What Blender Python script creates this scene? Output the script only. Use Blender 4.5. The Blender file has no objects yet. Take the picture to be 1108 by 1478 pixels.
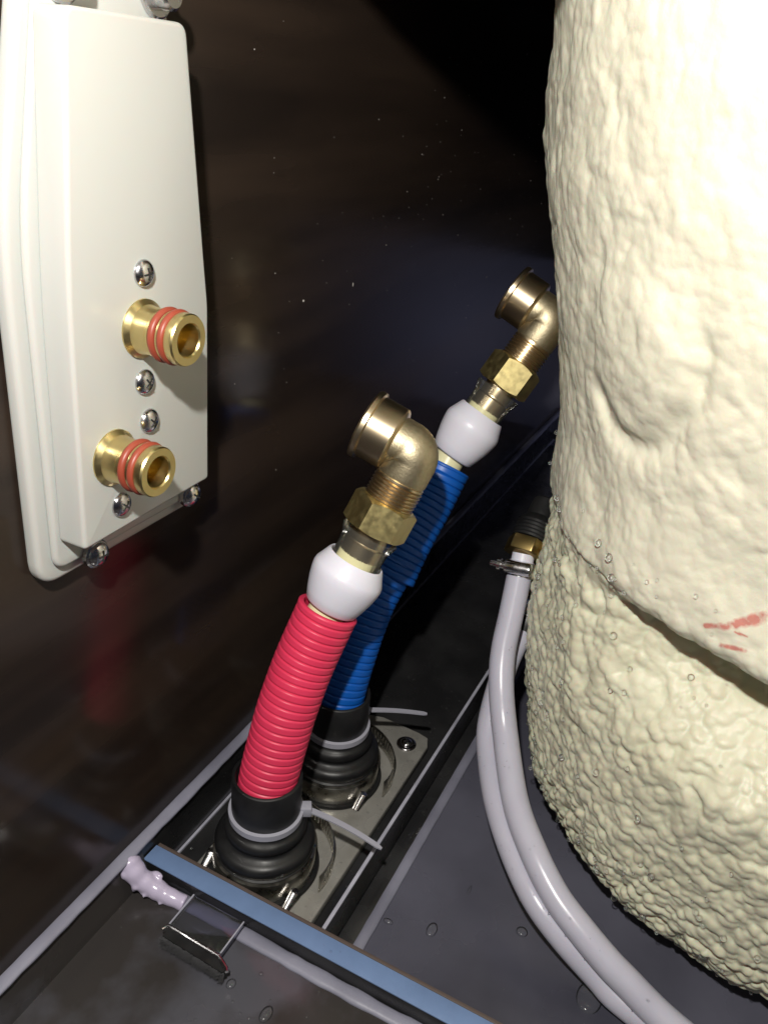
import bpy, bmesh, math, random
import numpy as np
from mathutils import Vector, Matrix

random.seed(7)
rng = np.random.default_rng(11)
S = bpy.context.scene
COL = S.collection

# ------------------------------------------------------------------ camera
cd = bpy.data.cameras.new('camera')
cam = bpy.data.objects.new('camera', cd); COL.objects.link(cam)
cam_r = Vector((0.44326485, -0.89162651, 0.09229535))
cam_d = Vector((-0.3768429, -0.27878085, -0.88332931))
cam_f = Vector((0.81333001, 0.35676799, -0.45957688))
m = Matrix((cam_r, -cam_d, -cam_f)).transposed().to_4x4()
m.translation = Vector((0, 0, 0.351))
cam.matrix_world = m
cd.sensor_fit = 'VERTICAL'; cd.sensor_height = 24; cd.sensor_width = 18
cd.lens = 24 * 1200 / 1478
cd.clip_start = 0.01; cd.clip_end = 20
S.camera = cam

# ------------------------------------------------------------------ world and lamp
w = bpy.data.worlds.new('World'); S.world = w; w.use_nodes = True
w.node_tree.nodes['Background'].inputs[0].default_value = (0.72, 0.76, 1.0, 1)
w.node_tree.nodes['Background'].inputs[1].default_value = 0.034
ld = bpy.data.lights.new('phone_torch', 'POINT')
ld.energy = 8.3; ld.shadow_soft_size = 0.007; ld.color = (1.0, 0.965, 0.90)
lamp = bpy.data.objects.new('phone_torch', ld); COL.objects.link(lamp)
lamp.location = (-0.008, 0.036, 0.464)
ad_ = bpy.data.lights.new('daylight_gap', 'AREA'); ad_.shape = 'RECTANGLE'; ad_.size = .18; ad_.size_y = .14
ad_.energy = .075; ad_.color = (.72, .76, 1.0)
al = bpy.data.objects.new('daylight_gap', ad_); COL.objects.link(al); al.location = (.80, .02, .10); al.rotation_euler = (0, math.radians(-90), 0)
S.view_settings.view_transform = 'Standard'; S.view_settings.look = 'None'
S.view_settings.exposure = 0.0; S.view_settings.gamma = 1
S.render.engine = 'CYCLES'
S.cycles.max_bounces = 8; S.cycles.transparent_max_bounces = 16

# ------------------------------------------------------------------ materials
def mat(name, col, rough=.5, metal=0, **kw):
    M = bpy.data.materials.new(name); M.use_nodes = True
    nt = M.node_tree; b = nt.nodes['Principled BSDF']
    b.inputs['Base Color'].default_value = (*col, 1)
    b.inputs['Roughness'].default_value = rough
    b.inputs['Metallic'].default_value = metal
    for k, v in kw.items():
        if k in ('bump', 'cvar', 'rvar', 'stretch'): continue
        b.inputs[k.replace('_', ' ')].default_value = v
    N = nt.nodes.new; L = nt.links.new
    tc = N('ShaderNodeTexCoord'); mp = N('ShaderNodeMapping'); L(tc.outputs['Object'], mp.inputs[0])
    mp.inputs['Scale'].default_value = kw.get('stretch', (1, 1, 1))
    if 'cvar' in kw:            # (scale, amount, second colour)
        sc, lo, hi, c2 = kw['cvar']
        n = N('ShaderNodeTexNoise'); n.inputs['Scale'].default_value = sc; n.inputs['Detail'].default_value = 6
        L(mp.outputs[0], n.inputs['Vector'])
        r = N('ShaderNodeMapRange'); r.inputs[1].default_value = lo; r.inputs[2].default_value = hi
        L(n.outputs[0], r.inputs[0])
        mx = N('ShaderNodeMix'); mx.data_type = 'RGBA'
        mx.inputs[6].default_value = (*col, 1); mx.inputs[7].default_value = (*c2, 1)
        L(r.outputs[0], mx.inputs[0]); L(mx.outputs[2], b.inputs['Base Color'])
    if 'rvar' in kw:            # (scale, rough lo, rough hi)
        sc, a, c = kw['rvar']
        n = N('ShaderNodeTexNoise'); n.inputs['Scale'].default_value = sc; n.inputs['Detail'].default_value = 5
        L(mp.outputs[0], n.inputs['Vector'])
        r = N('ShaderNodeMapRange'); r.inputs[1].default_value = .35; r.inputs[2].default_value = .65
        r.inputs[3].default_value = a; r.inputs[4].default_value = c
        L(n.outputs[0], r.inputs[0]); L(r.outputs[0], b.inputs['Roughness'])
    if 'bump' in kw:            # (scale, strength, distance)
        sc, st, di = kw['bump']
        n = N('ShaderNodeTexNoise'); n.inputs['Scale'].default_value = sc; n.inputs['Detail'].default_value = 4
        L(mp.outputs[0], n.inputs['Vector'])
        bp = N('ShaderNodeBump'); bp.inputs['Strength'].default_value = st; bp.inputs['Distance'].default_value = di
        L(n.outputs[0], bp.inputs['Height']); L(bp.outputs[0], b.inputs['Normal'])
    return M

def film(name, tint=(1, 1, 1), ior=1.45, base=.06, rough=.08, blend=.35):
    """thin clear plastic / water: see-through with a fresnel sheen"""
    M = bpy.data.materials.new(name); M.use_nodes = True; nt = M.node_tree; nt.nodes.clear()
    N = nt.nodes.new; L = nt.links.new
    o = N('ShaderNodeOutputMaterial'); t = N('ShaderNodeBsdfTransparent'); g = N('ShaderNodeBsdfGlossy')
    d = N('ShaderNodeBsdfDiffuse'); lw = N('ShaderNodeLayerWeight'); mx = N('ShaderNodeMixShader'); m2 = N('ShaderNodeMixShader')
    t.inputs[0].default_value = (*tint, 1); g.inputs['Roughness'].default_value = rough
    g.inputs[0].default_value = (1, 1, 1, 1)
    d.inputs[0].default_value = (.7, .72, .68, 1)
    lw.inputs[0].default_value = blend
    m2.inputs[0].default_value = base
    L(t.outputs[0], m2.inputs[1]); L(d.outputs[0], m2.inputs[2])
    L(lw.outputs['Fresnel'], mx.inputs[0]); L(m2.outputs[0], mx.inputs[1]); L(g.outputs[0], mx.inputs[2])
    L(mx.outputs[0], o.inputs[0]); return M

MT = {}
MT['wall'] = mat('brown_gloss_panel', (.036, .0245, .018), .10, cvar=(9, .38, .62, (.016, .0115, .0095)),
                 stretch=(.35, 1, 3.2), bump=(14, .05, .003), rvar=(8, .10, .22), Specular_IOR_Level=.32)
MT['tray'] = mat('dark_grey_tray', (.115, .115, .150), .22, cvar=(7, .38, .62, (.050, .050, .068)), rvar=(11, .16, .36), bump=(9, .06, .004))
MT['shelf'] = mat('dark_front_tray', (.040, .036, .035), .20, cvar=(12, .50, .60, (.085, .085, .100)), rvar=(14, .10, .34), bump=(12, .10, .003))  # paler noise patches paint smudges and pale reflections into the colour
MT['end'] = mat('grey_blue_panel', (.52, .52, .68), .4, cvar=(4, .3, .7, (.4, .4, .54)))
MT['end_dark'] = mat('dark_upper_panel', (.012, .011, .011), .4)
MT['plate'] = mat('white_abs', (.50, .50, .475), .26, Subsurface_Weight=.25, Subsurface_Scale=.006, bump=(260, .04, .0004))
MT['brass'] = mat('turned_brass', (.70, .57, .27), .30, 1, cvar=(180, .3, .75, (.63, .50, .23)), rvar=(240, .28, .38), bump=(900, .06, .0002))
MT['nut'] = mat('bright_brass', (.74, .62, .29), .36, 1, cvar=(160, .45, .8, (.64, .52, .23)), rvar=(300, .34, .46), bump=(500, .10, .0003))
MT['bronze'] = mat('turned_bronze', (.64, .52, .35), .30, 1, bump=(700, .05, .0002))
MT['cast'] = mat('cast_bronze', (.58, .50, .34), .46, 1, cvar=(500, .35, .7, (.48, .41, .27)), bump=(1700, .5, .0003))
MT['steel'] = mat('stainless', (.60, .59, .60), .2, 1, rvar=(200, .12, .3))
MT['band'] = mat('clamp_band_steel', (.50, .48, .43), .28, 1, rvar=(150, .2, .42))
MT['oring'] = mat('red_rubber', (.27, .050, .027), .42)
MT['red'] = mat('red_conduit', (.76, .045, .115), .42, Subsurface_Weight=.1, Subsurface_Scale=.002, cvar=(60, .3, .8, (.68, .036, .095)), bump=(420, .08, .0003))
MT['blue'] = mat('blue_conduit', (.003, .105, .48), .40, cvar=(60, .3, .8, (.003, .085, .40)), bump=(420, .08, .0003))
MT['cup'] = mat('white_cup', (.74, .73, .82), .35, Subsurface_Weight=.2, Subsurface_Scale=.003)
MT['cream'] = mat('cream_pipe', (.78, .74, .46), .32)
MT['clear'] = film('clear_sleeve', (.97, .97, .94), base=.05, rough=.14, blend=.18)
MT['glass'] = film('clear_acrylic', (.72, .72, .80), base=.03, rough=.05)
MT['rubber'] = mat('black_rubber', (.0085, .0085, .009), .46, rvar=(90, .38, .6), bump=(300, .1, .0004))
MT['dark'] = mat('dark_plastic', (.017, .017, .018), .20, rvar=(40, .12, .4), cvar=(30, .4, .7, (.030, .030, .031)))
MT['tie'] = mat('nylon_tie', (.36, .36, .42), .4)
MT['bracket'] = mat('beige_steel_plate', (.33, .32, .295), .22, .2, cvar=(60, .35, .7, (.24, .232, .21)), rvar=(50, .12, .45), bump=(80, .08, .0006))
MT['bluefilm'] = mat('blue_film', (.17, .26, .46), .45, cvar=(90, .3, .75, (.145, .225, .40)), bump=(300, .2, .0005))
MT['seal'] = mat('grey_sealant', (.27, .27, .34), .40, cvar=(22, .38, .66, (.17, .17, .22)), bump=(90, .3, .001))
MT['sealwet'] = mat('lavender_sealant', (.56, .50, .66), .22, bump=(120, .35, .001))
MT['edge'] = mat('pale_edge', (.45, .45, .53), .4, cvar=(80, .3, .7, (.30, .30, .36)))
MT['hose'] = mat('white_hose', (.58, .57, .66), .27, Subsurface_Weight=.15, Subsurface_Scale=.002, cvar=(50, .3, .7, (.52, .51, .60)), bump=(260, .12, .0004))
MT['hook'] = mat('black_nylon_hooks', (.10, .10, .105), .2)
MT['dust'] = mat('dust', (.34, .32, .30), .8)
MT['water'] = film('water', (.98, .98, .99), base=.03, rough=.14, blend=.24)
MT['brown_edge'] = mat('worn_brown_edge', (.10, .075, .065), .5)
MT['black_brass'] = mat('aged_brass', (.34, .25, .10), .35, 1)

# foam: cream, wet towards the bottom through a rougher/smoother mix, red marker from an attribute
def foam_mat():
    M = bpy.data.materials.new('cream_foam'); M.use_nodes = True; nt = M.node_tree; b = nt.nodes['Principled BSDF']
    N = nt.nodes.new; L = nt.links.new
    tc = N('ShaderNodeTexCoord')
    n = N('ShaderNodeTexNoise'); n.inputs['Scale'].default_value = 38; n.inputs['Detail'].default_value = 6; L(tc.outputs['Object'], n.inputs[0])
    cr = N('ShaderNodeValToRGB'); e = cr.color_ramp.elements
    e[0].position = .3; e[0].color = (.63, .605, .44, 1); e[1].position = .7; e[1].color = (.73, .71, .54, 1)
    L(n.outputs[0], cr.inputs[0])
    ua = N('ShaderNodeAttribute'); ua.attribute_name = 'dry'
    um = N('ShaderNodeMix'); um.data_type = 'RGBA'; L(ua.outputs['Fac'], um.inputs[0]); L(cr.outputs[0], um.inputs[6]); um.inputs[7].default_value = (.78, .745, .60, 1)
    at = N('ShaderNodeAttribute'); at.attribute_name = 'mark'
    n2 = N('ShaderNodeTexNoise'); n2.inputs['Scale'].default_value = 260; n2.inputs['Detail'].default_value = 3; L(tc.outputs['Object'], n2.inputs[0])
    mu = N('ShaderNodeMath'); mu.operation = 'MULTIPLY_ADD'; L(n2.outputs[0], mu.inputs[0]); mu.inputs[1].default_value = 2.4; mu.inputs[2].default_value = -.45; mu.use_clamp = True
    ad = N('ShaderNodeMath'); ad.operation = 'MULTIPLY'; L(at.outputs['Fac'], ad.inputs[0]); L(mu.outputs[0], ad.inputs[1])
    mr = N('ShaderNodeMapRange'); mr.inputs[1].default_value = .2; mr.inputs[2].default_value = .7; mr.inputs[4].default_value = .7; L(ad.outputs[0], mr.inputs[0])
    mx = N('ShaderNodeMix'); mx.data_type = 'RGBA'; L(mr.outputs[0], mx.inputs[0]); L(um.outputs[2], mx.inputs[6]); mx.inputs[7].default_value = (.55, .045, .04, 1)
    L(mx.outputs[2], b.inputs['Base Color'])
    n3 = N('ShaderNodeTexNoise'); n3.inputs['Scale'].default_value = 700; n3.inputs['Detail'].default_value = 4; L(tc.outputs['Object'], n3.inputs[0])
    bp = N('ShaderNodeBump'); bp.inputs['Strength'].default_value = .22; bp.inputs['Distance'].default_value = .0005
    L(n3.outputs[0], bp.inputs['Height']); L(bp.outputs[0], b.inputs['Normal'])
    wt = N('ShaderNodeAttribute'); wt.attribute_name = 'wet'
    rr = N('ShaderNodeMapRange'); rr.inputs[3].default_value = .55; rr.inputs[4].default_value = .44; L(wt.outputs['Fac'], rr.inputs[0]); L(rr.outputs[0], b.inputs['Roughness'])
    b.inputs['Subsurface Weight'].default_value = .4; b.inputs['Subsurface Scale'].default_value = .004
    return M
MT['foam'] = foam_mat()

# ------------------------------------------------------------------ helpers
def props(o, label=None, cat=None, group=None, kind=None):
    for k, v in (('label', label), ('category', cat), ('group', group), ('kind', kind)):
        if v: o[k] = v
    return o
def thing(name, loc, label, cat, group=None):
    o = bpy.data.objects.new(name, None); COL.objects.link(o); o.location = loc; o.empty_display_size = .01
    return props(o, label, cat, group)

class MB:
    def __init__(s): s.v = []; s.f = []
    def add(s, v, f):
        k = len(s.v); s.v += [tuple(p) for p in v]; s.f += [tuple(i + k for i in q) for q in f]; return s
    def box(s, x0, x1, y0, y1, z0, z1):
        v = [(x, y, z) for x in (x0, x1) for y in (y0, y1) for z in (z0, z1)]
        return s.add(v, [(0, 1, 3, 2), (4, 6, 7, 5), (0, 4, 5, 1), (2, 3, 7, 6), (0, 2, 6, 4), (1, 5, 7, 3)])
    def prism(s, poly, fr, h0, h1):
        """poly of (u,v) in frame fr=(o,u,v,w), extruded along w from h0 to h1"""
        o, U, V, W = [Vector(q) for q in fr]; n = len(poly)
        v = [o + U * a + V * b + W * h0 for a, b in poly] + [o + U * a + V * b + W * h1 for a, b in poly]
        f = [tuple(range(n))[::-1], tuple(range(n, 2 * n))] + [(i, (i + 1) % n, n + (i + 1) % n, n + i) for i in range(n)]
        return s.add(v, f)
    def lathe(s, prof, o, a, n=48, cap0=True, cap1=True, ref=None):
        o = Vector(o); a = Vector(a).normalized()
        u = Vector(ref) if ref else a.orthogonal(); u = (u - a * u.dot(a)).normalized(); w_ = a.cross(u)
        v = []; f = []
        for r, z in prof:
            for i in range(n):
                t = 2 * math.pi * i / n; v.append(o + a * z + (u * math.cos(t) + w_ * math.sin(t)) * r)
        for j in range(len(prof) - 1):
            for i in range(n):
                i2 = (i + 1) % n; f.append((j * n + i, j * n + i2, (j + 1) * n + i2, (j + 1) * n + i))
        if cap0: f.append(tuple(range(n))[::-1])
        if cap1: f.append(tuple(range((len(prof) - 1) * n, len(prof) * n)))
        return s.add(v, f)
    def sweep(s, P, R, n=24, caps=True):
        P = [Vector(p) for p in P]; k = len(P)
        T = [(P[min(i + 1, k - 1)] - P[max(i - 1, 0)]).normalized() for i in range(k)]
        u = T[0].orthogonal().normalized(); v = []; f = []
        for i in range(k):
            u = (u - T[i] * u.dot(T[i])).normalized(); w_ = T[i].cross(u)
            r = R[i] if hasattr(R, '__len__') else R
            for j in range(n):
                t = 2 * math.pi * j / n; v.append(P[i] + (u * math.cos(t) + w_ * math.sin(t)) * r)
        for i in range(k - 1):
            for j in range(n):
                j2 = (j + 1) % n; f.append((i * n + j, i * n + j2, (i + 1) * n + j2, (i + 1) * n + j))
        if caps: f += [tuple(range(n))[::-1], tuple(range((k - 1) * n, k * n))]
        return s.add(v, f)
    def ball(s, c, r, seg=8, rings=5, sz=(1, 1, 1)):
        v = []; f = []
        for i in range(1, rings):
            p = math.pi * i / rings
            for j in range(seg):
                t = 2 * math.pi * j / seg
                v.append((c[0] + r * sz[0] * math.sin(p) * math.cos(t), c[1] + r * sz[1] * math.sin(p) * math.sin(t), c[2] + r * sz[2] * math.cos(p)))
        k = len(v); v += [(c[0], c[1], c[2] + r * sz[2]), (c[0], c[1], c[2] - r * sz[2])]
        for i in range(rings - 2):
            for j in range(seg):
                j2 = (j + 1) % seg; f.append((i * seg + j, (i + 1) * seg + j, (i + 1) * seg + j2, i * seg + j2))
        for j in range(seg):
            j2 = (j + 1) % seg; f.append((k, j, j2)); f.append((k + 1, (rings - 2) * seg + j2, (rings - 2) * seg + j))
        return s.add(v, f)
    def build(s, name, material, parent=None, bevel=0, bseg=2, ang=35, smooth=True):
        me = bpy.data.meshes.new(name); me.from_pydata(s.v, [], s.f)
        bm = bmesh.new(); bm.from_mesh(me)
        bmesh.ops.recalc_face_normals(bm, faces=bm.faces)
        if bevel:
            es = [e for e in bm.edges if len(e.link_faces) == 2 and e.calc_face_angle(0) > math.radians(25)]
            bmesh.ops.bevel(bm, geom=es, offset=bevel, segments=bseg, profile=.5, affect='EDGES', clamp_overlap=True)
        bm.to_mesh(me); bm.free()
        if smooth:
            me.shade_smooth(); me.set_sharp_from_angle(angle=math.radians(ang))
        me.materials.append(MT[material])
        o = bpy.data.objects.new(name, me); COL.objects.link(o)
        if parent:
            o.parent = parent
            # vertices are written in world space; keep them there
            pl = Vector((0, 0, 0)); q = parent
            while q: pl += q.location; q = q.parent
            o.location = -pl
        return o

def catmull(P, step):
    P = [Vector(p) for p in P]; Q = [P[0] * 2 - P[1]] + P + [P[-1] * 2 - P[-2]]; out = []
    for i in range(1, len(Q) - 2):
        a, b, c, d = Q[i - 1:i + 3]; n = 24
        for k in range(n):
            t = k / n
            out.append(.5 * ((2 * b) + (c - a) * t + (2 * a - 5 * b + 4 * c - d) * t * t + (3 * b - a - 3 * c + d) * t ** 3))
    out.append(P[-1])
    L = [0]
    for i in range(1, len(out)): L.append(L[-1] + (out[i] - out[i - 1]).length)
    n = max(2, int(round(L[-1] / step))); res = []; j = 0
    for k in range(n + 1):
        s_ = L[-1] * k / n
        while j < len(L) - 2 and L[j + 1] < s_: j += 1
        t = (s_ - L[j]) / max(1e-9, L[j + 1] - L[j]); res.append(out[j].lerp(out[j + 1], min(1, t)))
    return res, L[-1]

def screw(name, o, a, R, parent, washer=False, label=None, mtl='steel', ref=None):
    """pan-head screw: dome, rim, and a recessed cross built as dark slots"""
    mb = MB(); a = Vector(a).normalized(); o = Vector(o)
    z0 = 0
    if washer:
        mb.lathe([(R * 1.0, -.0004), (R * 1.0, R * .08), (R * .93, R * .14), (R * .6, R * .16)], o, a, 40); z0 = R * .12; R = R * .62
    h = R * .62
    pr = [(R * .98, z0 - .0003), (R, z0 + h * .12)] + [(R * math.cos(t), z0 + h * .12 + h * .88 * math.sin(t)) for t in [k * math.pi / 2 / 7 for k in range(1, 7)]]
    mb.lathe(pr, o, a, 40, True, False)
    # crown with a cross-shaped recess
    rc = pr[-1][0]; zc = pr[-1][1]
    mb.lathe([(rc, zc), (rc * .9, z0 + h * .99), (.0001, z0 + h)], o, a, 40, False, True)
    ob = mb.build(name, mtl, parent, ang=50)
    if label: ob['label'] = label
    u = Vector(ref) if ref else a.orthogonal(); u = (u - a * u.dot(a)).normalized(); v = a.cross(u)
    sl = MB(); Lr = R * .46; wd = R * .085
    plus = [(wd, wd), (Lr, wd * .7), (Lr, -wd * .7), (wd, -wd), (wd * .7, -Lr), (-wd * .7, -Lr), (-wd, -wd), (-Lr, -wd * .7), (-Lr, wd * .7), (-wd, wd), (-wd * .7, Lr), (wd * .7, Lr)]
    sl.prism(plus, (o, u, v, a), z0 + h * .62, z0 + h * 1.01)
    so = sl.build('cross_slot', 'dark', ob, smooth=False)
    return ob

# ------------------------------------------------------------------ setting
ZF = -.008
WY = .2000
mb = MB(); mb.box(-.6, 1.3, WY, WY + .02, -.05, 1.2); props(mb.build('wall', 'wall', smooth=False), kind='structure')
mb = MB(); mb.box(-.6, 1.3, -.9, WY, ZF - .02, ZF); props(mb.build('floor', 'tray', smooth=False), kind='structure')
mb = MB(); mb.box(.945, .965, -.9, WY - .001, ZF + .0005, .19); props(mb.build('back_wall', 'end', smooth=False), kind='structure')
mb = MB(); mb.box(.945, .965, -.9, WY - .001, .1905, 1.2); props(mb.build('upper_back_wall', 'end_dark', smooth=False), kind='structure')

mb = MB(); mb.box(-.6, .2077, -.9, WY - .0040, ZF - .001, .0055); props(mb.build('front_tray', 'shelf', smooth=False), kind='structure')
mb = MB(); mb.box(.2078, .944, WY - .0035, WY - .0002, ZF - .001, .0240); props(mb.build('tray_rim', 'dark', smooth=False), kind='structure')
mb = MB(); mb.prism([(-.0072, .0058), (-.0062, .0100), (-.0036, .0200), (-.0030, .0240), (-.0002, .0240), (-.0002, .0040), (-.0072, .0040)], ((-.6, WY, 0), (0, 1, 0), (0, 0, 1), (1, 0, 0)), 0, .8076); props(mb.build('front_tray_rim', 'shelf'), kind='structure')
# sealant beads
def bead(name, P, r, label, material='seal', flat=.5, jitter=.0, step=.004):
    Q, L = catmull(P, step)
    m_ = MB(); R = [r * (1 + jitter * (random.random() - .5)) for _ in Q]
    m_.sweep(Q, R, 10)
    o_ = m_.build(name, material, ang=80); o_.scale = (1, 1, .5); o_.location.z = P[0][2] * .5
    return props(o_, label, 'sealant bead')
bead('sealant_bead', [(-.2, WY - .0020, .0246), (.1, WY - .0020, .0246), (.22, WY - .0020, .0246), (.94, WY - .0020, .0246)], .0036,
     'long grey sealant bead along the foot of the brown wall, on the tray rim', jitter=.16, step=.006)
bead('sealant_bead', [(.2043, .190, .0055), (.2045, .14, .0055), (.2042, .095, .0055), (.2045, .02, .0055), (.2048, -.12, .0055)], .0036,
     'lavender sealant bead along the front foot of the blue topped strip', 'seal', jitter=.2, step=.005)
bead('sealant_bead', [(.229, .0926, ZF + .0002), (.30, .0930, ZF + .0002), (.40, .0933, ZF + .0002), (.9, .0945, ZF + .0002)], .0031,
     'narrow pale sealant bead along the right side of the pipe channel', 'seal', jitter=.1, step=.006)
# squeezed-out blob at the corner
mb = MB(); P, _ = catmull([(.2005, .1990, .0225), (.1990, .1970, .0212), (.1985, .1930, .0175), (.1995, .1880, .0130), (.2012, .1790, .0090), (.2030, .1680, .0070)], .0010)
n = len(P)
mb.sweep(P, [(.0054 * (1 - (1 - min(1, i / n / .12)) ** 2) ** .5 if i < .12 * n else .0054 - .0022 * (i / n)) * (1 + .05 * math.sin(i * .9) + .04 * math.sin(i * .37)) + .0003 for i in range(n)], 20)
for q, rr_, sz_ in (((.1948, .1905, .0130), .0016, (1, .7, 2.2)), ((.1962, .1850, .0100), .0013, (1.6, .8, 1)), ((.1990, .1780, .0070), .0014, (2, .9, .8)), ((.2040, .1845, .0150), .0016, (1, 2, 1)), ((.1935, .1950, .0190), .0014, (1, 1, 1.6))): mb.ball(q, rr_, 12, 8, sz_)
for i in range(26):
    t = random.random() ** 1.2 * .95; p = P[int(t * n)]; mb.ball((p.x + random.uniform(-.0052, .0030) * (1.1 - t), p.y + random.uniform(-.003, .003), p.z + random.uniform(-.0035, .0022)), random.uniform(.0008, .0017), 10, 7, (1, random.uniform(.8, 2), 1))
blob = mb.build('sealant_blob', 'sealwet', ang=180); props(blob, 'shiny lavender blob of squeezed out sealant at the left end of the blue strip', 'sealant blob')
rm = blob.modifiers.new('remesh', 'REMESH'); rm.mode = 'VOXEL'; rm.voxel_size = .0006; rm.use_smooth_shade = True
sm = blob.modifiers.new('smooth', 'SMOOTH'); sm.iterations = 8

# channel round the pipes
ch = thing('pipe_channel', (.30, .15, ZF - .001), 'dark shallow channel framing the two pipe bases beside the wall', 'channel')
mb = MB(); mb.box(.2192, .92, .1032, .1054, ZF - .001, .0136); mb.build('side_strip', 'dark', ch, smooth=False)
mb = MB(); mb.box(.2192, .92, .1034, .1052, .0138, .0150); mb.build('top_edge', 'edge', ch, bevel=.0003)
mb = MB(); mb.box(.2192, .92, .0950, .1030, ZF - .001, ZF + .0012); mb.build('outer_ledge', 'dark', ch, bevel=.0004)
mb = MB(); mb.box(.2192, .92, .1950, .1963, ZF - .001, ZF + .0026); mb.build('ledge_edge', 'edge', ch)
mb = MB(); mb.box(.2192, .90, .1056, .1949, ZF - .001, ZF + .0016); mb.build('channel_bottom', 'dark', ch, smooth=False)

# partition strip with blue film
bar = thing('partition_strip', (.22, .05, ZF), 'dark partition strip with a pale blue film along its top, crossing the tray', 'partition strip')
mb = MB(); mb.box(.2079, .2187, -.16, .1955, ZF - .001, .0140); mb.build('strip_body', 'dark', bar, bevel=.0004)
mb = MB(); mb.box(.2076, .2170, -.16, .1959, .0142, .0151); mb.build('blue_film', 'bluefilm', bar, bevel=.0003)
mb = MB(); mb.box(.2172, .2190, -.16, .1955, .0141, .0149); mb.build('back_edge', 'brown_edge', bar, bevel=.0003)

# clear tab with bristle pad
tab = thing('bristle_tab', (.2, .154, -.002), 'small clear plastic tab with a black bristle pad in front of the blue strip', 'bristle pad')
mb = MB(); mb.box(.1956, .2137, .1428, .1712, -.0030, -.0012); mb.build('clear_tab', 'glass', tab, bevel=.0003)
mb = MB(); mb.box(.1956, .2137, .1424, .1430, -.0012, -.0006); mb.build('tab_edge', 'edge', tab)
mb = MB(); mb.box(.1956, .2137, .1710, .1716, -.0012, -.0006); mb.build('tab_edge', 'edge', tab)
mb = MB(); mb.sweep([(.1918, .1722, -.001), (.1950, .1712, -.001), (.1946, .157, -.001), (.1943, .1426, -.001), (.1912, .1362, -.001), (.1900, .1352, -.001)], .0009, 10)
mb.sweep([(.1950, .1712, -.0022), (.1943, .1426, -.0022), (.1906, .1360, -.0022)], .0007, 10); mb.build('metal_rim', 'steel', tab)
mb = MB(); mb.prism([(.1950, .1712), (.1944, .1426), (.1912, .1362), (.1895, .1375), (.1905, .171)], ((0, 0, 0), (1, 0, 0), (0, 1, 0), (0, 0, 1)), -.0074, -.0024)
mb.build('pad_base', 'rubber', tab, smooth=False)
mb = MB()
for i in range(1500):
    y = random.uniform(.1368, .1715); z = random.uniform(-.0080, -.0030)
    x = .1900 + .0008 * (y - .137) / .034
    l = random.uniform(.0012, .0032); dy = random.uniform(-.0012, .0012); dz = random.uniform(-.0010, .0012); r = .00024
    p = (x, y, z); q = (x - l, y + dy, z + dz)
    mb.add([(p[0], p[1] - r, p[2] - r), (p[0], p[1] + r, p[2] - r), (p[0], p[1], p[2] + r), q], [(0, 1, 3), (1, 2, 3), (2, 0, 3)])
br = mb.build('bristles', 'hook', tab, smooth=False); br['kind'] = 'stuff'

tab.scale = (.9560,) * 3; tab.location = (.2 * .9560, .154 * .9560, .351 - .353 * .9560)

# ------------------------------------------------------------------ bracket plate
bp_ = thing('mounting_plate', (.295, .148, -.005), 'wet beige metal plate bolted down under the two black rubber boots', 'mounting plate')
poly = [(.2192, .1158), (.365, .1156), (.3722, .1185), (.3736, .1250), (.3745, .150), (.366, .178), (.355, .184), (.2192, .1815)]
mb = MB(); mb.prism(poly, ((0, 0, 0), (1, 0, 0), (0, 1, 0), (0, 0, 1)), ZF + .0018, -.0010); mb.build('plate', 'bracket', bp_, bevel=.0009, bseg=3)
screw('screw', (.3600, .1275, -.0008), (0, 0, 1), .0060, bp_, washer=True)

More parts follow.
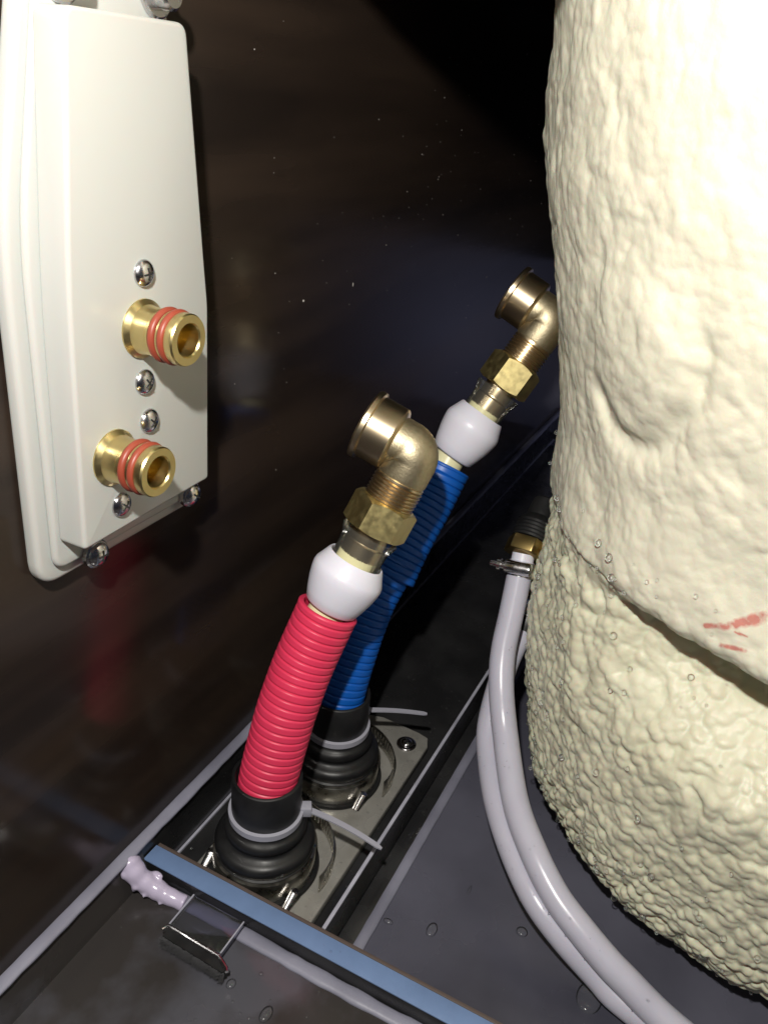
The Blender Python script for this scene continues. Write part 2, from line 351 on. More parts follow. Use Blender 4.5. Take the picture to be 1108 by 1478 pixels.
# ------------------------------------------------------------------ rubber boots
def boot(cx, cy, who, tie_dir, tdir, tie_len, drop, tie_lab):
    t = thing('rubber_boot', (cx, cy, -.001), f'black ribbed rubber boot clamped round the foot of the {who} pipe', 'rubber boot', 'rubber boots at the pipe feet')
    o = (cx, cy, 0); a = (0, 0, 1)
    pr = [(.0240, .0092), (.0250, .0102)]
    def arc(rc, zc, r0, t0, t1, k=9): return [(rc + r0 * math.cos(math.radians(t0 + (t1 - t0) * i / k)), zc + r0 * math.sin(math.radians(t0 + (t1 - t0) * i / k))) for i in range(k + 1)]
    pr += arc(.0212, .0142, .0042, -50, 75)
    pr += [(.0206, .0190), (.0196, .0198), (.0192, .0206)]
    pr += arc(.0172, .0244, .0035, -50, 70)
    pr += [(.0176, .0288), (.0172, .0300), (.0170, .0312), (.0170, .0350), (.0172, .0356), (.0172, .0545), (.0168, .0551), (.0155, .0551), (.0152, .0545), (.0152, .0400), (.0150, .030)]
    pr = [(r * .965, z + .0035) for r, z in pr]
    MB().lathe(pr, o, a, 72, True, False).build('bellows', 'rubber', t, ang=60)
    MB().lathe([(.0252, -.0009), (.0272, -.0009), (.0275, .0004), (.0271, .0012), (.0252, .0012)], o, a, 72, False, False).build('gasket', 'rubber', t, ang=60)
    MB().lathe([(.0235, .0013), (.0252, .0013), (.0253, .0016), (.0253, .0122), (.0251, .0125), (.0225, .0127)], o, a, 72, False, False).build('clamp_band', 'band', t, ang=40)
    # loose slotted tail of the clamp band: an arc of wider radius on the far side
    R2 = .0325; a0, a1 = math.radians(50), math.radians(-100); ns = 64; h0, h1 = -.0004, .0110; v = []; f = []
    def pt(ang, z, dr=0):
        rr = R2 + dr + .0006 * math.sin(ang * 3); return (cx + .004 * math.cos(0) + rr * math.cos(ang), cy + rr * math.sin(ang), z)
    m2 = MB()
    for i in range(ns):
        b0 = a0 + (a1 - a0) * i / ns; b1 = a0 + (a1 - a0) * (i + 1) / ns
        segs = [(h0, h1)] if i % 2 else [(h0, h0 + .0018), (h1 - .0018, h1)]
        if i < 2 or i > ns - 3: segs = [(h0, h1)]
        for z0, z1 in segs:
            q = [pt(b0, z0), pt(b1, z0), pt(b1, z1), pt(b0, z1)]; q2 = [pt(b0, z0, -.0005), pt(b1, z0, -.0005), pt(b1, z1, -.0005), pt(b0, z1, -.0005)]
            m2.add(q + q2, [(0, 1, 2, 3), (7, 6, 5, 4), (0, 4, 5, 1), (3, 2, 6, 7), (0, 3, 7, 4), (1, 5, 6, 2)])
    m2.build('clamp_tail', 'band', t, smooth=False)
    # worm screws
    for sx, sy, dx, dy in ((-.0165, -.0235, .35, -.25), (-.0175, .0235, .35, -.25)):
        p0 = Vector((cx + sx, cy + sy, -.0005)); d = Vector((dx, dy, 1)).normalized()
        prf = []
        for i in range(33): prf.append((.0019 + (.00035 if i % 2 else 0), .0105 * i / 32))
        MB().lathe(prf, p0, d, 18).build('clamp_screw', 'steel', t, ang=20)
    # cable tie: ring, head, tail
    MB().lathe([(.0160, .0343), (.0179, .0341), (.0180, .0373), (.0160, .0377)], o, a, 72, False, False).build('tie_ring', 'tie', t, ang=40)
    d = Vector((math.cos(tie_dir), math.sin(tie_dir), 0)); sd = Vector((-d.y, d.x, 0)); hb = Vector((cx, cy, .0357)) + d * .0183
    m3 = MB(); m3.prism([(-.0022, -.0030), (.0034, -.0030), (.0034, .0026), (-.0022, .0026)], (hb, d, sd, (0, 0, 1)), -.0024, .0030)
    m3.build('tie_head', 'tie', t, bevel=.0005)
    m4 = MB(); ks = 18; td = Vector((tdir[0], tdir[1], 0)).normalized(); prev = None; vv = []; ff = []
    for i in range(ks + 1):
        u = i / ks; p = hb + d * .002 + td * (tie_len * u) + Vector((0, 0, drop * u * u + .0012 * math.sin(u * 3.1))); wd = .00155 * (1.05 - .25 * u)
        if i == ks: wd *= .45
        if i == ks - 1: wd *= .95
        sdv = td.cross(Vector((0, 0, 1))).normalized()
        for q in (p + sdv * wd, p - sdv * wd, p - sdv * wd - Vector((0, 0, .0008)), p + sdv * wd - Vector((0, 0, .0008))): vv.append(q)
    for i in range(ks):
        for j in range(4):
            j2 = (j + 1) % 4; ff.append((4 * i + j, 4 * i + 4 + j, 4 * i + 4 + j2, 4 * i + j2))
    ff += [(0, 1, 2, 3), (4 * ks + 3, 4 * ks + 2, 4 * ks + 1, 4 * ks)]
    m4.add(vv, ff); m4.build('tie_tail', 'tie', t, ang=40)
    return t
boot(.2462, .1532, 'red', math.radians(-58), (0, -1), .040, -.003, '')
boot(.3165, .1535, 'blue', math.radians(-22), (.42, -.9), .035, .001, '')

# ------------------------------------------------------------------ pipes
def corrugated(path, r, pitch, cap=True, tail=.0):
    Q, L = catmull(path, pitch / 10)
    n = len(Q); R = []
    shp = [0, .75, 1, 1, 1, 1, 1, 1, 1, .75]     # one flat rib, one narrow groove
    for i in range(n): R.append(r - .0009 + .0009 * shp[i % 10])
    return Q, R

def pipe(who, sleeve_paths, cup0, a, b, ls, rs, inner, matn, label):
    base = Vector(sleeve_paths[0][0][0])
    t = thing('pipe_riser', base, label, 'pipe')
    for k, (pth, r) in enumerate(sleeve_paths):
        Q, R = corrugated(pth, r, .0039)
        m1 = MB(); m1.sweep(Q, R, 56, caps=False)
        # wall thickness at the open top: a short inner skin
        Qi = Q[-40:][::-1]; m1.sweep(Qi, [R[-1] - .0003] + [r - .0026] * (len(Qi) - 1), 56, caps=False)
        # join the rim
        o_ = m1.build('corrugated_sleeve', matn, t, ang=50)
        mr = MB(); tt = (Q[-1] - Q[-2]).normalized()
        mr.lathe([(r - .0012, -.0006), (r + .0001, -.0002), (r + .0001, .0006), (r - .0004, .0011), (r - .0022, .0011), (r - .0026, .0004), (r - .0026, -.003)], Q[-1], tt, 56, False, False)
        mr.build('sleeve_rim', matn, t, ang=60)
    Qp, _ = catmull(inner, .004)
    MB().sweep(Qp, .0085 * rs, 28).build('inner_pipe', 'cream', t, ang=60)
    o = Vector(cup0); a = Vector(a).normalized(); b = Vector(b); b = (b - a * b.dot(a)).normalized()
    S_ = lambda pr: [(r * rs, z * ls) for r, z in pr]
    MB().lathe(S_([(.0088, .0), (.0112, .0), (.0122, .0008), (.0138, .0050), (.0154, .0100), (.0163, .0142), (.0166, .0168), (.0163, .0186), (.0150, .0212), (.0133, .0248), (.0128, .0254), (.0122, .0252), (.0120, .0240), (.0120, .014)]), o, a, 72, False, False).build('collar_cup', 'cup', t, ang=50)
    MB().lathe(S_([(.0092, .018), (.0092, .0292), (.0088, .0296)]), o, a, 48, False, False).build('cream_ring', 'cream', t, ang=40)
    MB().lathe(S_([(.0115, .0200), (.0112, .0290), (.0116, .0335), (.0129, .0368), (.0132, .0382), (.0126, .0386)]), o, a, 64, False, False).build('clear_sleeve', 'clear', t, ang=60)
    MB().lathe(S_([(.0086, .0270), (.0092, .0275), (.0093, .0335), (.0088, .0340), (.0086, .0344), (.0087, .0350), (.0088, .0440)]), o, a, 64).build('tail_tube', 'bronze', t, ang=35)
    # hex nut: hexagon cut by a chamfer cone
    nz0, nz1, Rn = .0400 * ls, .0548 * ls, .0150 * rs; apo = Rn * math.cos(math.pi / 6)
    n = 96; v = []; f = []; lay = []
    u0 = (b + a.cross(b) * .25).normalized(); w0 = a.cross(u0)
    rings = [(nz0, apo * .93), (nz0 + .00005, 1), (nz1 - .00005, 1), (nz1, apo * .93)]
    def hexr(t): tt = (t % (math.pi / 3)) - math.pi / 6; return apo / math.cos(tt)
    ang = [2 * math.pi * i / n for i in range(n)]
    cham = .50
    L0 = [[], [], [], []]
    for t_ in ang:
        h = hexr(t_); ex = max(0, h - apo * .96) * cham
        cs = u0 * math.cos(t_) + w0 * math.sin(t_)
        L0[0].append(o + a * nz0 + cs * apo * .93); L0[1].append(o + a * (nz0 + ex) + cs * h)
        L0[2].append(o + a * (nz1 - ex * 1.3) + cs * h); L0[3].append(o + a * nz1 + cs * apo * .93)
    for l in L0: v += l
    for j in range(3):
        for i in range(n): f.append((j * n + i, j * n + (i + 1) % n, (j + 1) * n + (i + 1) % n, (j + 1) * n + i))
    f += [tuple(range(n))[::-1], tuple(range(3 * n, 4 * n))]
    nm = MB(); nm.add(v, f); nm.build('hex_nut', 'nut', t, ang=22)
    # threads
    prf = [(.0098 * rs, .0540 * ls)]
    nthr = 6; z = .0545
    for i in range(nthr):
        prf += [(.0104 * rs, z * ls), (.0115 * rs, (z + .0006) * ls), (.0115 * rs, (z + .0009) * ls), (.0104 * rs, (z + .0015) * ls)]; z += .00165
    prf += [(.0112 * rs, (z + .0002) * ls), (.0112 * rs, (z + .0012) * ls), (.0098 * rs, (z + .0018) * ls)]
    MB().lathe(prf, o, a, 64).build('thread', 'bronze', t, ang=25)
    # cast elbow: vertical leg, rounded corner, leg towards the socket
    z1 = (z + .0008) * ls; zc = .0795 * ls; re = .0112 * rs; rb = .0062
    c = o + a * zc; P = []
    P += [o + a * z1, o + a * (z1 + .002)]
    cc = c - a * rb + b * rb
    for k in range(11):
        th = math.pi / 2 * k / 10; P.append(cc - b * rb * math.cos(th) + a * rb * math.sin(th))
    P += [c + b * (rb + .004)]
    Re = [re * .93, re] + [re * (1.0 + .07 * math.sin(math.pi * k / 10)) for k in range(11)] + [re]
    MB().sweep(P, Re, 48).build('elbow_body', 'cast', t, ang=60)
    s0 = .0092; q = rs
    pr = [(.0095 * q, s0), (.0118 * q, s0 + .0004), (.0134 * q, s0 + .0010), (.0142 * q, s0 + .0018), (.0142 * q, s0 + .0128), (.0156 * q, s0 + .0133), (.0158 * q, s0 + .0152), (.0154 * q, s0 + .0160),
          (.0124 * q, s0 + .0162), (.0120 * q, s0 + .0152), (.0120 * q, s0 + .004), (.0002, s0 + .004)]
    MB().lathe(pr, c, b, 72, True, False).build('elbow_socket', 'bronze', t, ang=30)
    return t

red_path = [(.2462, .1532, .040), (.2475, .1532, .056), (.2549, .1512, .0854), (.2602, .1496, .1011), (.2662, .1477, .1157), (.2748, .1430, .1385)]
pipe('red', [(red_path, .0140)], (.2753, .1421, .1407), (.375, -.2543, .8915), (-.123, .9395, .3198), 1.0, 1.0,
     [(.2540, .1509, .0857), (.2600, .1500, .1007), (.267, .1475, .125), (.2753, .1421, .1407), (.280, .139, .151)], 'red',
     'red corrugated pipe rising from the nearer boot to a brass elbow')
blue_low = [(.3165, .1535, .040), (.3180, .1537, .056), (.3258, .1532, .0765), (.3392, .1515, .1034), (.3540, .1470, .1245)]
blue_up = [(.3500, .1468, .116), (.3616, .145, .1316), (.3779, .1409, .1525), (.3883, .1378, .1692)]
pipe('blue', [(blue_low, .0133), (blue_up, .0142)], (.3925, .1362, .1752), (.4017, -.3587, .8426), (-.0173, .917, .3986), 1.10, .97,
     [(.3616, .145, .1316), (.3779, .1409, .1525), (.3925, .1362, .1752), (.398, .131, .187)], 'blue',
     'blue corrugated pipe behind the red one, its brass elbow half hidden by foam')

# ------------------------------------------------------------------ white wall plate
wp = thing('wall_plate', (.225, .2197, .17), 'white plastic plate on the brown wall with two brass nipples', 'wall plate')
XZ = ((0, 0, 0), (1, 0, 0), (0, 0, 1), (0, -1, 0))
YB = .197
def rounded(poly, rads, k=6):
    out = []; n = len(poly)
    for i, (p, r) in enumerate(zip(poly, rads)):
        p = Vector(p); a_ = (Vector(poly[i - 1]) - p).normalized(); b_ = (Vector(poly[(i + 1) % n]) - p).normalized()
        if r == 0: out.append(tuple(p)); continue
        p0 = p + a_ * r; p1 = p + b_ * r
        for j in range(k + 1):
            t = j / k; q = p0 * (1 - t) ** 2 + p * 2 * t * (1 - t) + p1 * t * t; out.append(tuple(q))
    return out
fl = rounded([(.1815, .1735), (.2755, .1735), (.2740, .30), (.2590, .372), (.2570, .44), (.2010, .44), (.1985, .372), (.1822, .30)], [.010, .010, .01, .003, .003, .003, .003, .02])
mb = MB(); mb.prism(fl, XZ, -.2196, -.2128); mb.build('flange', 'plate', wp, bevel=.0022, bseg=4)
fl2 = rounded([(.1868, .1800), (.2700, .1800), (.2690, .30), (.2555, .368), (.2540, .43), (.2035, .43), (.2010, .368), (.1872, .30)], [.006, .006, .01, .003, .003, .003, .003, .02])
mb = MB(); mb.prism(fl2, XZ, -.2130, -.2095); mb.build('raised_step', 'plate', wp, bevel=.0016, bseg=3)
bd = rounded([(.1888, .1922), (.2608, .1938), (.2612, .268), (.2592, .284), (.2505, .3612), (.1978, .3612), (.1908, .282)], [.0022, .0022, .004, .004, .004, .004, .02])
mb = MB(); mb.prism(bd, XZ, -.2096, -YB); mb.build('body', 'plate', wp, bevel=.0024, bseg=5)
for x, z in ((.225, .2851), (.2231, .2468), (.2248, .2313), (.2080, .2033)):
    screw('screw', (x, YB + .0002, z), (0, -1, 0), .0047, wp, ref=(1, 0, random.uniform(-1, 1)))
for x, z in ((.2048, .1800), (.2620, .1825)):
    o_ = MB().lathe([(.0058, 0), (.0058, .0020), (.0052, .0026)], (x, .2094, z), (0, -1, 0), 36).build('spacer', 'steel', wp, ang=40)
    screw('screw', (x, .2072, z), (0, -1, 0), .0050, wp, ref=(1, 0, random.uniform(-1, 1)))
for x in (.2090, .2500):
    MB().lathe([(.0075, 0), (.0075, .0012), (.0068, .0018), (.0050, .0018), (.0050, .0070), (.0040, .0080)], (x, .2094, .3690), (0, -1, 0), 40).build('bolt', 'steel', wp, ang=40)
def nipple(x, z):
    o = (x, YB, z); a = (-.02, -1, .0)
    pr = [(.0104, -.0003), (.0104, .0008), (.0098, .0014), (.0088, .0024), (.0084, .0040), (.0083, .0080), (.0078, .0084), (.0088, .0086), (.0088, .0096),
          (.0078, .0098), (.0078, .0128), (.0088, .0130), (.0088, .0137), (.0078, .0139), (.0078, .0165), (.0089, .0167), (.0091, .0172), (.0091, .0198), (.0087, .0205), (.0061, .0205), (.0057, .0199), (.0056, .008), (.0001, .008)]
    ob = MB().lathe(pr, o, a, 72, True, False).build('brass_nipple', 'brass', wp, ang=25)
    av = Vector(a).normalized()
    for zz in (.0112, .0153):
        c = Vector(o) + av * zz; m_ = MB(); u = Vector((0, 0, 1)); v_ = av.cross(u); nn = 56; vs = []; fs = []
        for i in range(nn):
            t = 2 * math.pi * i / nn; d = u * math.cos(t) + v_ * math.sin(t)
            for j in range(12):
                s_ = 2 * math.pi * j / 12; vs.append(c + d * ((.0083 + .00145 * math.cos(s_))) + av * (.00145 * math.sin(s_)))
        for i in range(nn):
            for j in range(12): fs.append((i * 12 + j, i * 12 + (j + 1) % 12, ((i + 1) % nn) * 12 + (j + 1) % 12, ((i + 1) % nn) * 12 + j))
        m_.add(vs, fs); m_.build('o_ring', 'oring', ob, ang=180)
nipple(.2235, .2662); nipple(.2060, .2231)

wp.scale = (.9103,) * 3; wp.location = (.225 * .9103, WY, .351 - (.351 - .17) * .9103)

# ------------------------------------------------------------------ hoses
h1 = [(.3847, .0856, .1300), (.3712, .0828, .1062), (.3597, .0806, .0883), (.3489, .0756, .0741), (.335, .0658, .0572), (.3085, .0491, .043), (.2899, .0332, .0368), (.2777, .017, .0289), (.2711, .0021, .023), (.2666, -.0122, .017), (.2648, -.0207, .0137), (.2602, -.0427, .006), (.256, -.075, .0), (.252, -.12, .0)]
h2 = [(.4009, .0778, .0982), (.391, .079, .086), (.3711, .0805, .0692), (.3489, .0779, .0498), (.3341, .0714, .0402), (.3114, .0579, .0331), (.2933, .0421, .0259), (.2788, .0253, .0198), (.2721, .0086, .0124), (.2674, -.0103, .0047), (.2643, -.0221, .0008), (.2600, -.05, -.0010), (.2560, -.12, -.0010)]
drops = MB()
def hose(P, r, label, clamp_mat, hexr_):
    t = thing('white_hose', Vector(P[0]), label, 'hose')
    Q, L = catmull(P, .003)
    MB().sweep(Q, r, 32).build('tube', 'hose', t, ang=60)
    a = (Q[0] - Q[2]).normalized(); o = Q[0]
    MB().lathe([(r + .0001, -.0085), (r + .0006, -.0083), (r + .0006, -.0008), (r + .0001, -.0004)], o, a, 40, False, False).build('clamp_band', 'steel', t, ang=40)
    return t, Q, a, o
t1, Q1, a1, o1 = hose(h1, .0067, 'white hose clamped near the top, curving down beside the foam tank', 'steel', 0)
t2, Q2, a2, o2 = hose(h2, .0066, 'white hose running behind the clamped one along the foam tank', 'steel', 0)
# worm housing of the upper clamp, lying across the hose towards the camera
tl = Vector((-.10, .93, -.35)); tl = (tl - a1 * tl.dot(a1)).normalized(); toc = (Vector((0, 0, .351)) - o1); toc = (toc - a1 * toc.dot(a1)); toc = (toc - tl * toc.dot(tl)).normalized()
hc = o1 - a1 * .0040 + toc * .0088
MB().lathe([(.0018, -.0085), (.0034, -.0080), (.0036, -.0070), (.0036, .0055), (.0030, .0062), (.0022, .0064), (.0022, .0080), (.0033, .0082), (.0033, .0100), (.0019, .0102), (.0017, .0140), (.0012, .0144)], hc, tl, 24).build('clamp_screw', 'steel', t1, ang=30)
# hexagonal brass tail and ribbed black cap
def hexa(o, a, R, h, nm, mt, par, k=6):
    u = a.orthogonal().normalized(); v_ = a.cross(u)
    MB().prism([(R * math.cos(2 * math.pi * i / k), R * math.sin(2 * math.pi * i / k)) for i in range(k)], (o, u, v_, a), 0, h).build(nm, mt, par, bevel=.0007)
ac = Vector((.78, -.08, .50)).normalized(); ac = (a1 * .35 + ac * .65).normalized()
MB().lathe([(.0060, -.002), (.0060, .004)], o1, a1, 32).build('barb', 'cup', t1, ang=40)
hexa(o1 + ac * .003, ac, .0122, .0085, 'hex_fitting', 'black_brass', t1)
pr = [(.0092, 0)]
for i in range(5): pr += [(.0106, .0006 + .0021 * i), (.0106, .0018 + .0021 * i), (.0100, .0020 + .0021 * i)]
pr += [(.0094, .0125), (.0078, .0145), (.0072, .022), (.0066, .025), (.0056, .026)]
MB().lathe(pr, o1 + ac * .0116, ac, 40).build('black_cap', 'rubber', t1, ang=25)
hexa(o2 + a2 * .002, a2, .0105, .008, 'hex_fitting', 'black_brass', t2)
MB().lathe([(.0088, 0), (.0098, .001), (.0098, .012), (.0080, .013)], o2 + a2 * .0101, a2, 36).build('black_cap', 'rubber', t2, ang=30)
MB().lathe([(.0070, -.018), (.0078, -.0178), (.0078, -.0095), (.0070, -.0093)], o2, a2, 36, False, False).build('clamp_band', 'rubber', t2, ang=30)

# ------------------------------------------------------------------ foam tank
TX, TY = .4185, -.072
def hash3(i, j, k, s):
    n_ = (i.astype(np.int64) * 73856093) ^ (j.astype(np.int64) * 19349663) ^ (k.astype(np.int64) * 83492791) ^ (s * 2654435)
    n_ = (n_ ^ (n_ >> 13)) * 1274126177 & 0x7fffffff; n_ = (n_ ^ (n_ >> 15)) * 2246822519 & 0x7fffffff
    return (n_ & 0xffff) / 65535.0
def vnoise(X, sc, s):
    P = X * sc; I = np.floor(P); Fr = P - I; Fr = Fr * Fr * Fr * (Fr * (Fr * 6 - 15) + 10); I = I.astype(np.int64); r = 0
    for dx in (0, 1):
        for dy in (0, 1):
            for dz in (0, 1):
                wgt = (Fr[..., 0] if dx else 1 - Fr[..., 0]) * (Fr[..., 1] if dy else 1 - Fr[..., 1]) * (Fr[..., 2] if dz else 1 - Fr[..., 2])
                r = r + wgt * hash3(I[..., 0] + dx, I[..., 1] + dy, I[..., 2] + dz, s)
    return r * 2 - 1
def worley(X, sc, s):
    """soft union of rounded nodules, 0..1"""
    P = X * sc; I = np.floor(P).astype(np.int64); best = np.full(P.shape[:-1], 9.0)
    for dx in (-1, 0, 1):
        for dy in (-1, 0, 1):
            for dz in (-1, 0, 1):
                a_, b_, c_ = I[..., 0] + dx, I[..., 1] + dy, I[..., 2] + dz
                q = np.stack([a_ + hash3(a_, b_, c_, s), b_ + hash3(a_, b_, c_, s + 1), c_ + hash3(a_, b_, c_, s + 2)], -1)
                d2 = ((P - q) ** 2).sum(-1) * (1 + 1.1 * hash3(a_, b_, c_, s + 3)); best = np.minimum(best, d2)
    return np.clip(1 - best, 0, 1)

prof = [(.090, -.006), (.106, -.003), (.116, .003), (.1255, .011), (.133, .020), (.1385, .032), (.1425, .048), (.146, .066), (.149, .088), (.1510, .108), (.1525, .128), (.1520, .146), (.1490, .159), (.1478, .1650), (.1474, .1680),
        (.1484, .1712), (.1505, .1745), (.1536, .1790), (.1568, .1830), (.1580, .1920), (.1580, .204), (.1590, .222), (.1640, .245), (.1730, .279), (.1790, .308), (.1855, .335), (.1895, .365), (.193, .40), (.196, .45), (.198, .52), (.198, .60)]
pp, _ = catmull([(r, 0, z) for r, z in prof], .00075)
pr_ = np.array([p.x for p in pp]); pz_ = np.array([p.z for p in pp])
th = np.concatenate([np.radians(np.arange(86, 236, .27)), np.radians(np.arange(236, 446, 2.5))])
nr, nt_ = len(pr_), len(th)
TH, Rr = np.meshgrid(th, pr_); _, Zz = np.meshgrid(th, pz_)
sst = lambda x, a_, b_: (lambda t: t * t * (3 - 2 * t))(np.clip((x - a_) / (b_ - a_), 0, 1))
# deeper shoulder under the lip on the side that faces the camera
dg = np.degrees(TH)
idx = np.arange(nr)[:, None]; i_cr = int(np.argmin(np.abs(pz_ - .170)))
low = (idx <= i_cr)
side = .0002 + .026 * sst(dg, 128, 166)
Rr = Rr + .0055 * (1 - sst(dg, 122, 152)) * np.exp(-((Zz - .1665) / .010) ** 2)
Rr = Rr - np.where(low, side * sst(Zz, .115, .158), side * (1 - sst(Zz, .1690, .1790)))
# unseen bulge added on the wall side, above the frame, to shade the wall
Rr = Rr + .095 * sst(Zz, .388, .412) * np.exp(-((dg - 122) / 24.0) ** 2)
X = np.stack([Rr * np.cos(TH), Rr * np.sin(TH), Zz], -1)
Xs = X * np.array([1, 1, .80])
upper = sst(Zz, .165, .19)
warp = np.stack([vnoise(X, 55, 91), vnoise(X, 55, 92), vnoise(X, 55, 93)], -1) * .004
disp = vnoise(Xs, 22, 1) * (.0024 - .0008 * upper) + vnoise(Xs, 55, 2) * (.0013 - .0002 * upper)
disp += vnoise(Xs + warp, 120, 3) * (.0011 - .0005 * upper)
nod = worley(Xs + warp, 120, 20); nodb = worley(X + warp * .6, 210, 40)
ln = sst(Zz, .10, .0)
disp *= (1 - .35 * sst(Zz, .15, .08))
disp += (nod ** .8) * (.0019 - .0013 * upper) + (nodb ** .8) * (.0015 + .0016 * ln - .0011 * upper)
bl = np.hypot(np.radians(dg - 138.5) * .17, (Zz - .277) * .85) + vnoise(X, 70, 61) * .003
disp += .0035 * sst(bl, .034, .010) - .0030 * np.exp(-((bl - .031) / .0045) ** 2) * sst(.277 - Zz + .6 * np.radians(dg - 138.5) * .17, -.004, .016)
disp += vnoise(X, 420, 7) * (.00022 - .00012 * upper)
# two soft creases on the upper lobe
R2 = Rr + disp - .0015
Zd = Zz + vnoise(X, 45, 8) * .0010
V = np.stack([TX + R2 * np.cos(TH), TY + R2 * np.sin(TH), Zd], -1).reshape(-1, 3)
ii, jj = np.meshgrid(np.arange(nr - 1), np.arange(nt_), indexing='ij'); j2 = (jj + 1) % nt_
Fq = np.stack([ii * nt_ + jj, ii * nt_ + j2, (ii + 1) * nt_ + j2, (ii + 1) * nt_ + jj], -1).reshape(-1, 4)
me = bpy.data.meshes.new('foam_shell'); me.vertices.add(len(V)); me.vertices.foreach_set('co', V.astype(np.float32).ravel())
me.loops.add(Fq.size); me.loops.foreach_set('vertex_index', Fq.astype(np.int32).ravel())
me.polygons.add(len(Fq)); me.polygons.foreach_set('loop_start', np.arange(0, Fq.size, 4, dtype=np.int32))
me.update(calc_edges=True); me.shade_smooth()
# red marker strokes, in (angle, height)
def seg_d(px, pz, a_, b_):
    ax, az = a_; bx, bz = b_; dx, dz = bx - ax, bz - az; t = np.clip(((px - ax) * dx + (pz - az) * dz) / (dx * dx + dz * dz + 1e-12), 0, 1)
    return np.hypot(px - ax - t * dx, pz - az - t * dz)
arc = np.radians(dg) * .16
mk = np.zeros_like(Zz)
MARKS_HERE = [[(155.7, .1894, .0006), (157.8, .1927, .0014), (159.2, .196, .0014), (160.9, .2008, .0020), (163, .2066, .0022), (166, .211, .002)], [(158.1, .1852, .0006), (159.7, .1872, .0012), (161.3, .1888, .0007)], [(159.5, .1935, .0004), (161.0, .1945, .0006)]]
for pts in MARKS_HERE:
    for (a0, z0, w0), (a1_, z1, w1) in zip(pts[:-1], pts[1:]):
        d_ = seg_d(arc, Zz, (math.radians(a0) * .16, z0), (math.radians(a1_) * .16, z1)); ww = (w0 + w1) / 2
        mk = np.maximum(mk, np.clip(1.3 - .8 * d_ / ww, 0, 1) * (~low))
at = me.attributes.new('mark', 'FLOAT', 'POINT'); at.data.foreach_set('value', mk.astype(np.float32).ravel())
dry = .15 + .85 * upper
at = me.attributes.new('dry', 'FLOAT', 'POINT'); at.data.foreach_set('value', dry.astype(np.float32).ravel())
wet = sst(vnoise(X, 40, 50) + 1.2 * sst(Zz, .19, .03) - .25, -.1, .7)
at = me.attributes.new('wet', 'FLOAT', 'POINT'); at.data.foreach_set('value', wet.astype(np.float32).ravel())
me.materials.append(MT['foam'])
tk = thing('foam_tank', (TX, TY, ZF), 'large round tank coated in lumpy cream spray foam with a red mark', 'tank')
fo = bpy.data.objects.new('foam_shell', me); COL.objects.link(fo); fo.parent = tk; fo.location = (-TX, -TY, -ZF)
MB().lathe([(.10, ZF + .0005), (.10, -.002)], (TX, TY, 0), (0, 0, 1), 64).build('tank_base', 'rubber', tk)

# ------------------------------------------------------------------ droplets and dust
Vg = V.reshape(nr, nt_, 3)
dm = MB()
cnt = 0
while cnt < 420:
    j = random.randrange(40, 520); i = random.randrange(5, nr)
    p = Vg[i, j]
    if p[2] > .20 or random.random() > (1.1 if p[2] < .06 else .45): continue
    dv = Vector((p[0] - TX, p[1] - TY, 0)).normalized(); r = random.choice((.0006, .0008, .0011, .0015)) * random.uniform(.8, 1.15)
    dm.ball((p[0] + dv.x * r * .5, p[1] + dv.y * r * .5, p[2]), r, 10, 7); cnt += 1
d_ = dm.build('water_droplets', 'water'); props(d_, 'tiny water droplets clinging to the lower part of the cream foam', 'water droplets', kind='stuff')
dm = MB()
for Q, r0 in ((Q1, .0070), (Q2, .0068)):
    for _ in range(90):
        q = Q[random.randrange(6, len(Q) - 2)]; k = random.uniform(0, 6.28)
        dv = Vector((-.7, math.cos(k) * .9, math.sin(k))).normalized(); r = random.uniform(.00022, .00055)
        dm.ball(tuple(q + dv * r0), r, 8, 6)
d_ = dm.build('water_droplets', 'water'); props(d_, 'fine water droplets beaded on the two white hoses', 'water droplets', kind='stuff')
dm = MB()
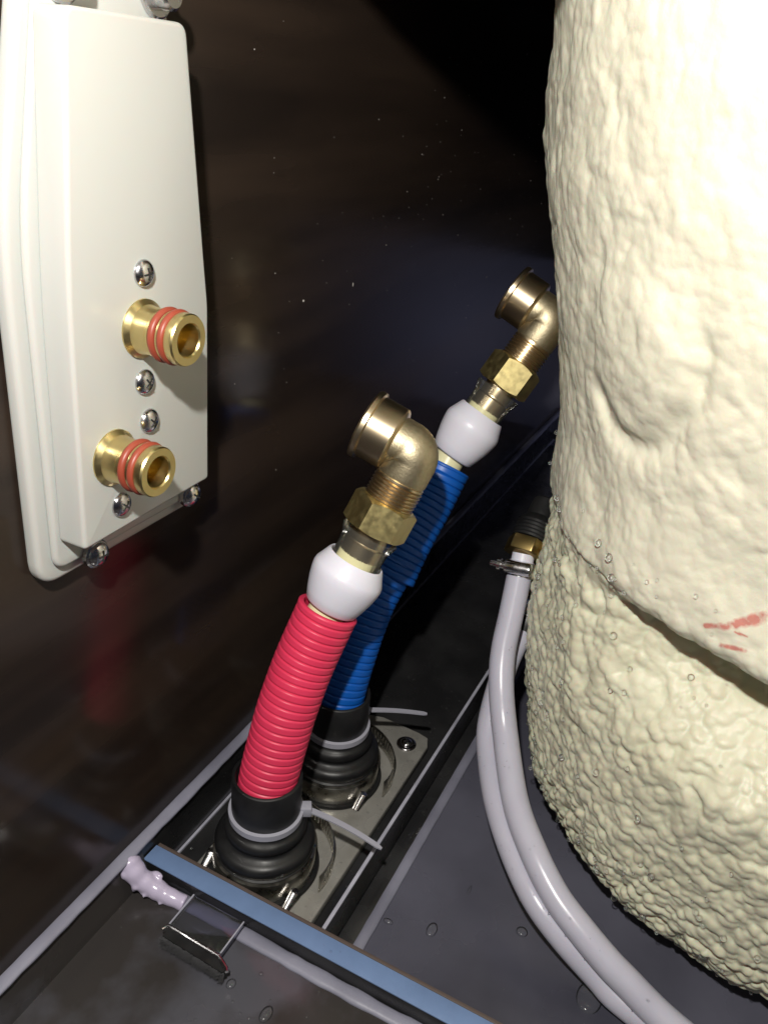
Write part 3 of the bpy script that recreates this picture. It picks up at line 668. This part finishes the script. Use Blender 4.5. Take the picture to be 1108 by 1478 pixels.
for _ in range(260):
    x = random.uniform(.14, .45); y = random.uniform(.088, .125) if random.random() < .6 else random.uniform(.0, .2)
    if y > .190: continue
    if x < .2070: z = .0055
    elif x < .2190: z = .0152 if random.random() < .3 and x < .216 else None
    elif .095 < y < .103: z = ZF + .0013
    elif .103 <= y < .1056: z = .0151
    elif .1056 <= y < .1155: z = ZF + .0017
    elif y >= .1155: z = -.0009 if x < .37 else ZF + .0017
    else: z = ZF
    if z is None: continue
    r = random.uniform(.00025, .0008); dm.ball((x, y, z), r, 8, 6, (1, 1, .6))
d_ = dm.build('water_droplets', 'water'); props(d_, 'scattered small water droplets on the dark tray and channel', 'water droplets', kind='stuff')
for (x, y, sx, sy, r), lab in zip([(.2596, .0661, 1.5, .9, .0028), (.2808, .0275, 1, 1, .0028), (.2529, .0863, .7, 1.1, .0022), (.2647, -.0098, 1.8, 1.3, .0045), (.2896, .0584, 2.6, .6, .0012)],
        ('irregular water drop on the tray left of the two hoses', 'round water drop on the tray close beside the hoses', 'small water drop next to the pale sealant bead behind the blue strip',
         'large water drop lying half under the white hoses', 'thin elongated water drop on the middle of the dark tray')):
    dm = MB(); dm.ball((x, y, ZF), r, 20, 12, (sx, sy, .55)); props(dm.build('water_drop', 'water'), lab, 'water drop', 'larger water drops on the tray')
for (x, y, sx, sy, r), lab in zip([(.1830, .128, 1.1, .9, .0022), (.1795, .108, 1.3, .8, .0030), (.1930, .1195, .8, .8, .0012)],
        ('round water drop in front of the bristle pad on the front tray', 'broad water drop on the front tray nearest the bottom edge', 'tiny water drop on the front tray right of the bristle tab')):
    dm = MB(); dm.ball((x, y, .0055), r, 20, 12, (sx, sy, .55)); props(dm.build('water_drop', 'water'), lab, 'water drop', 'water drops on the front tray')
dm = MB()
for _ in range(150):
    x = random.gauss(.52, .14) if random.random() < .5 else random.uniform(.28, .8); z = random.gauss(.30, .05) if random.random() < .6 else random.uniform(.10, .38)
    if x < .28: continue
    dm.ball((x, WY, z), random.choice((.00014, .00017, .0002, .0003)), 6, 4)
dm.ball((.386, WY, .256), .0007, 8, 5, (.5, .5, 1.6)); dm.ball((.267, WY, .388), .0005, 8, 5, (.35, .5, 7)); dm.ball((.337, WY, .256), .0006, 8, 5)
d_ = dm.build('dust_specks', 'dust'); props(d_, 'pale dust specks sticking to the dark brown wall', 'dust', kind='stuff')
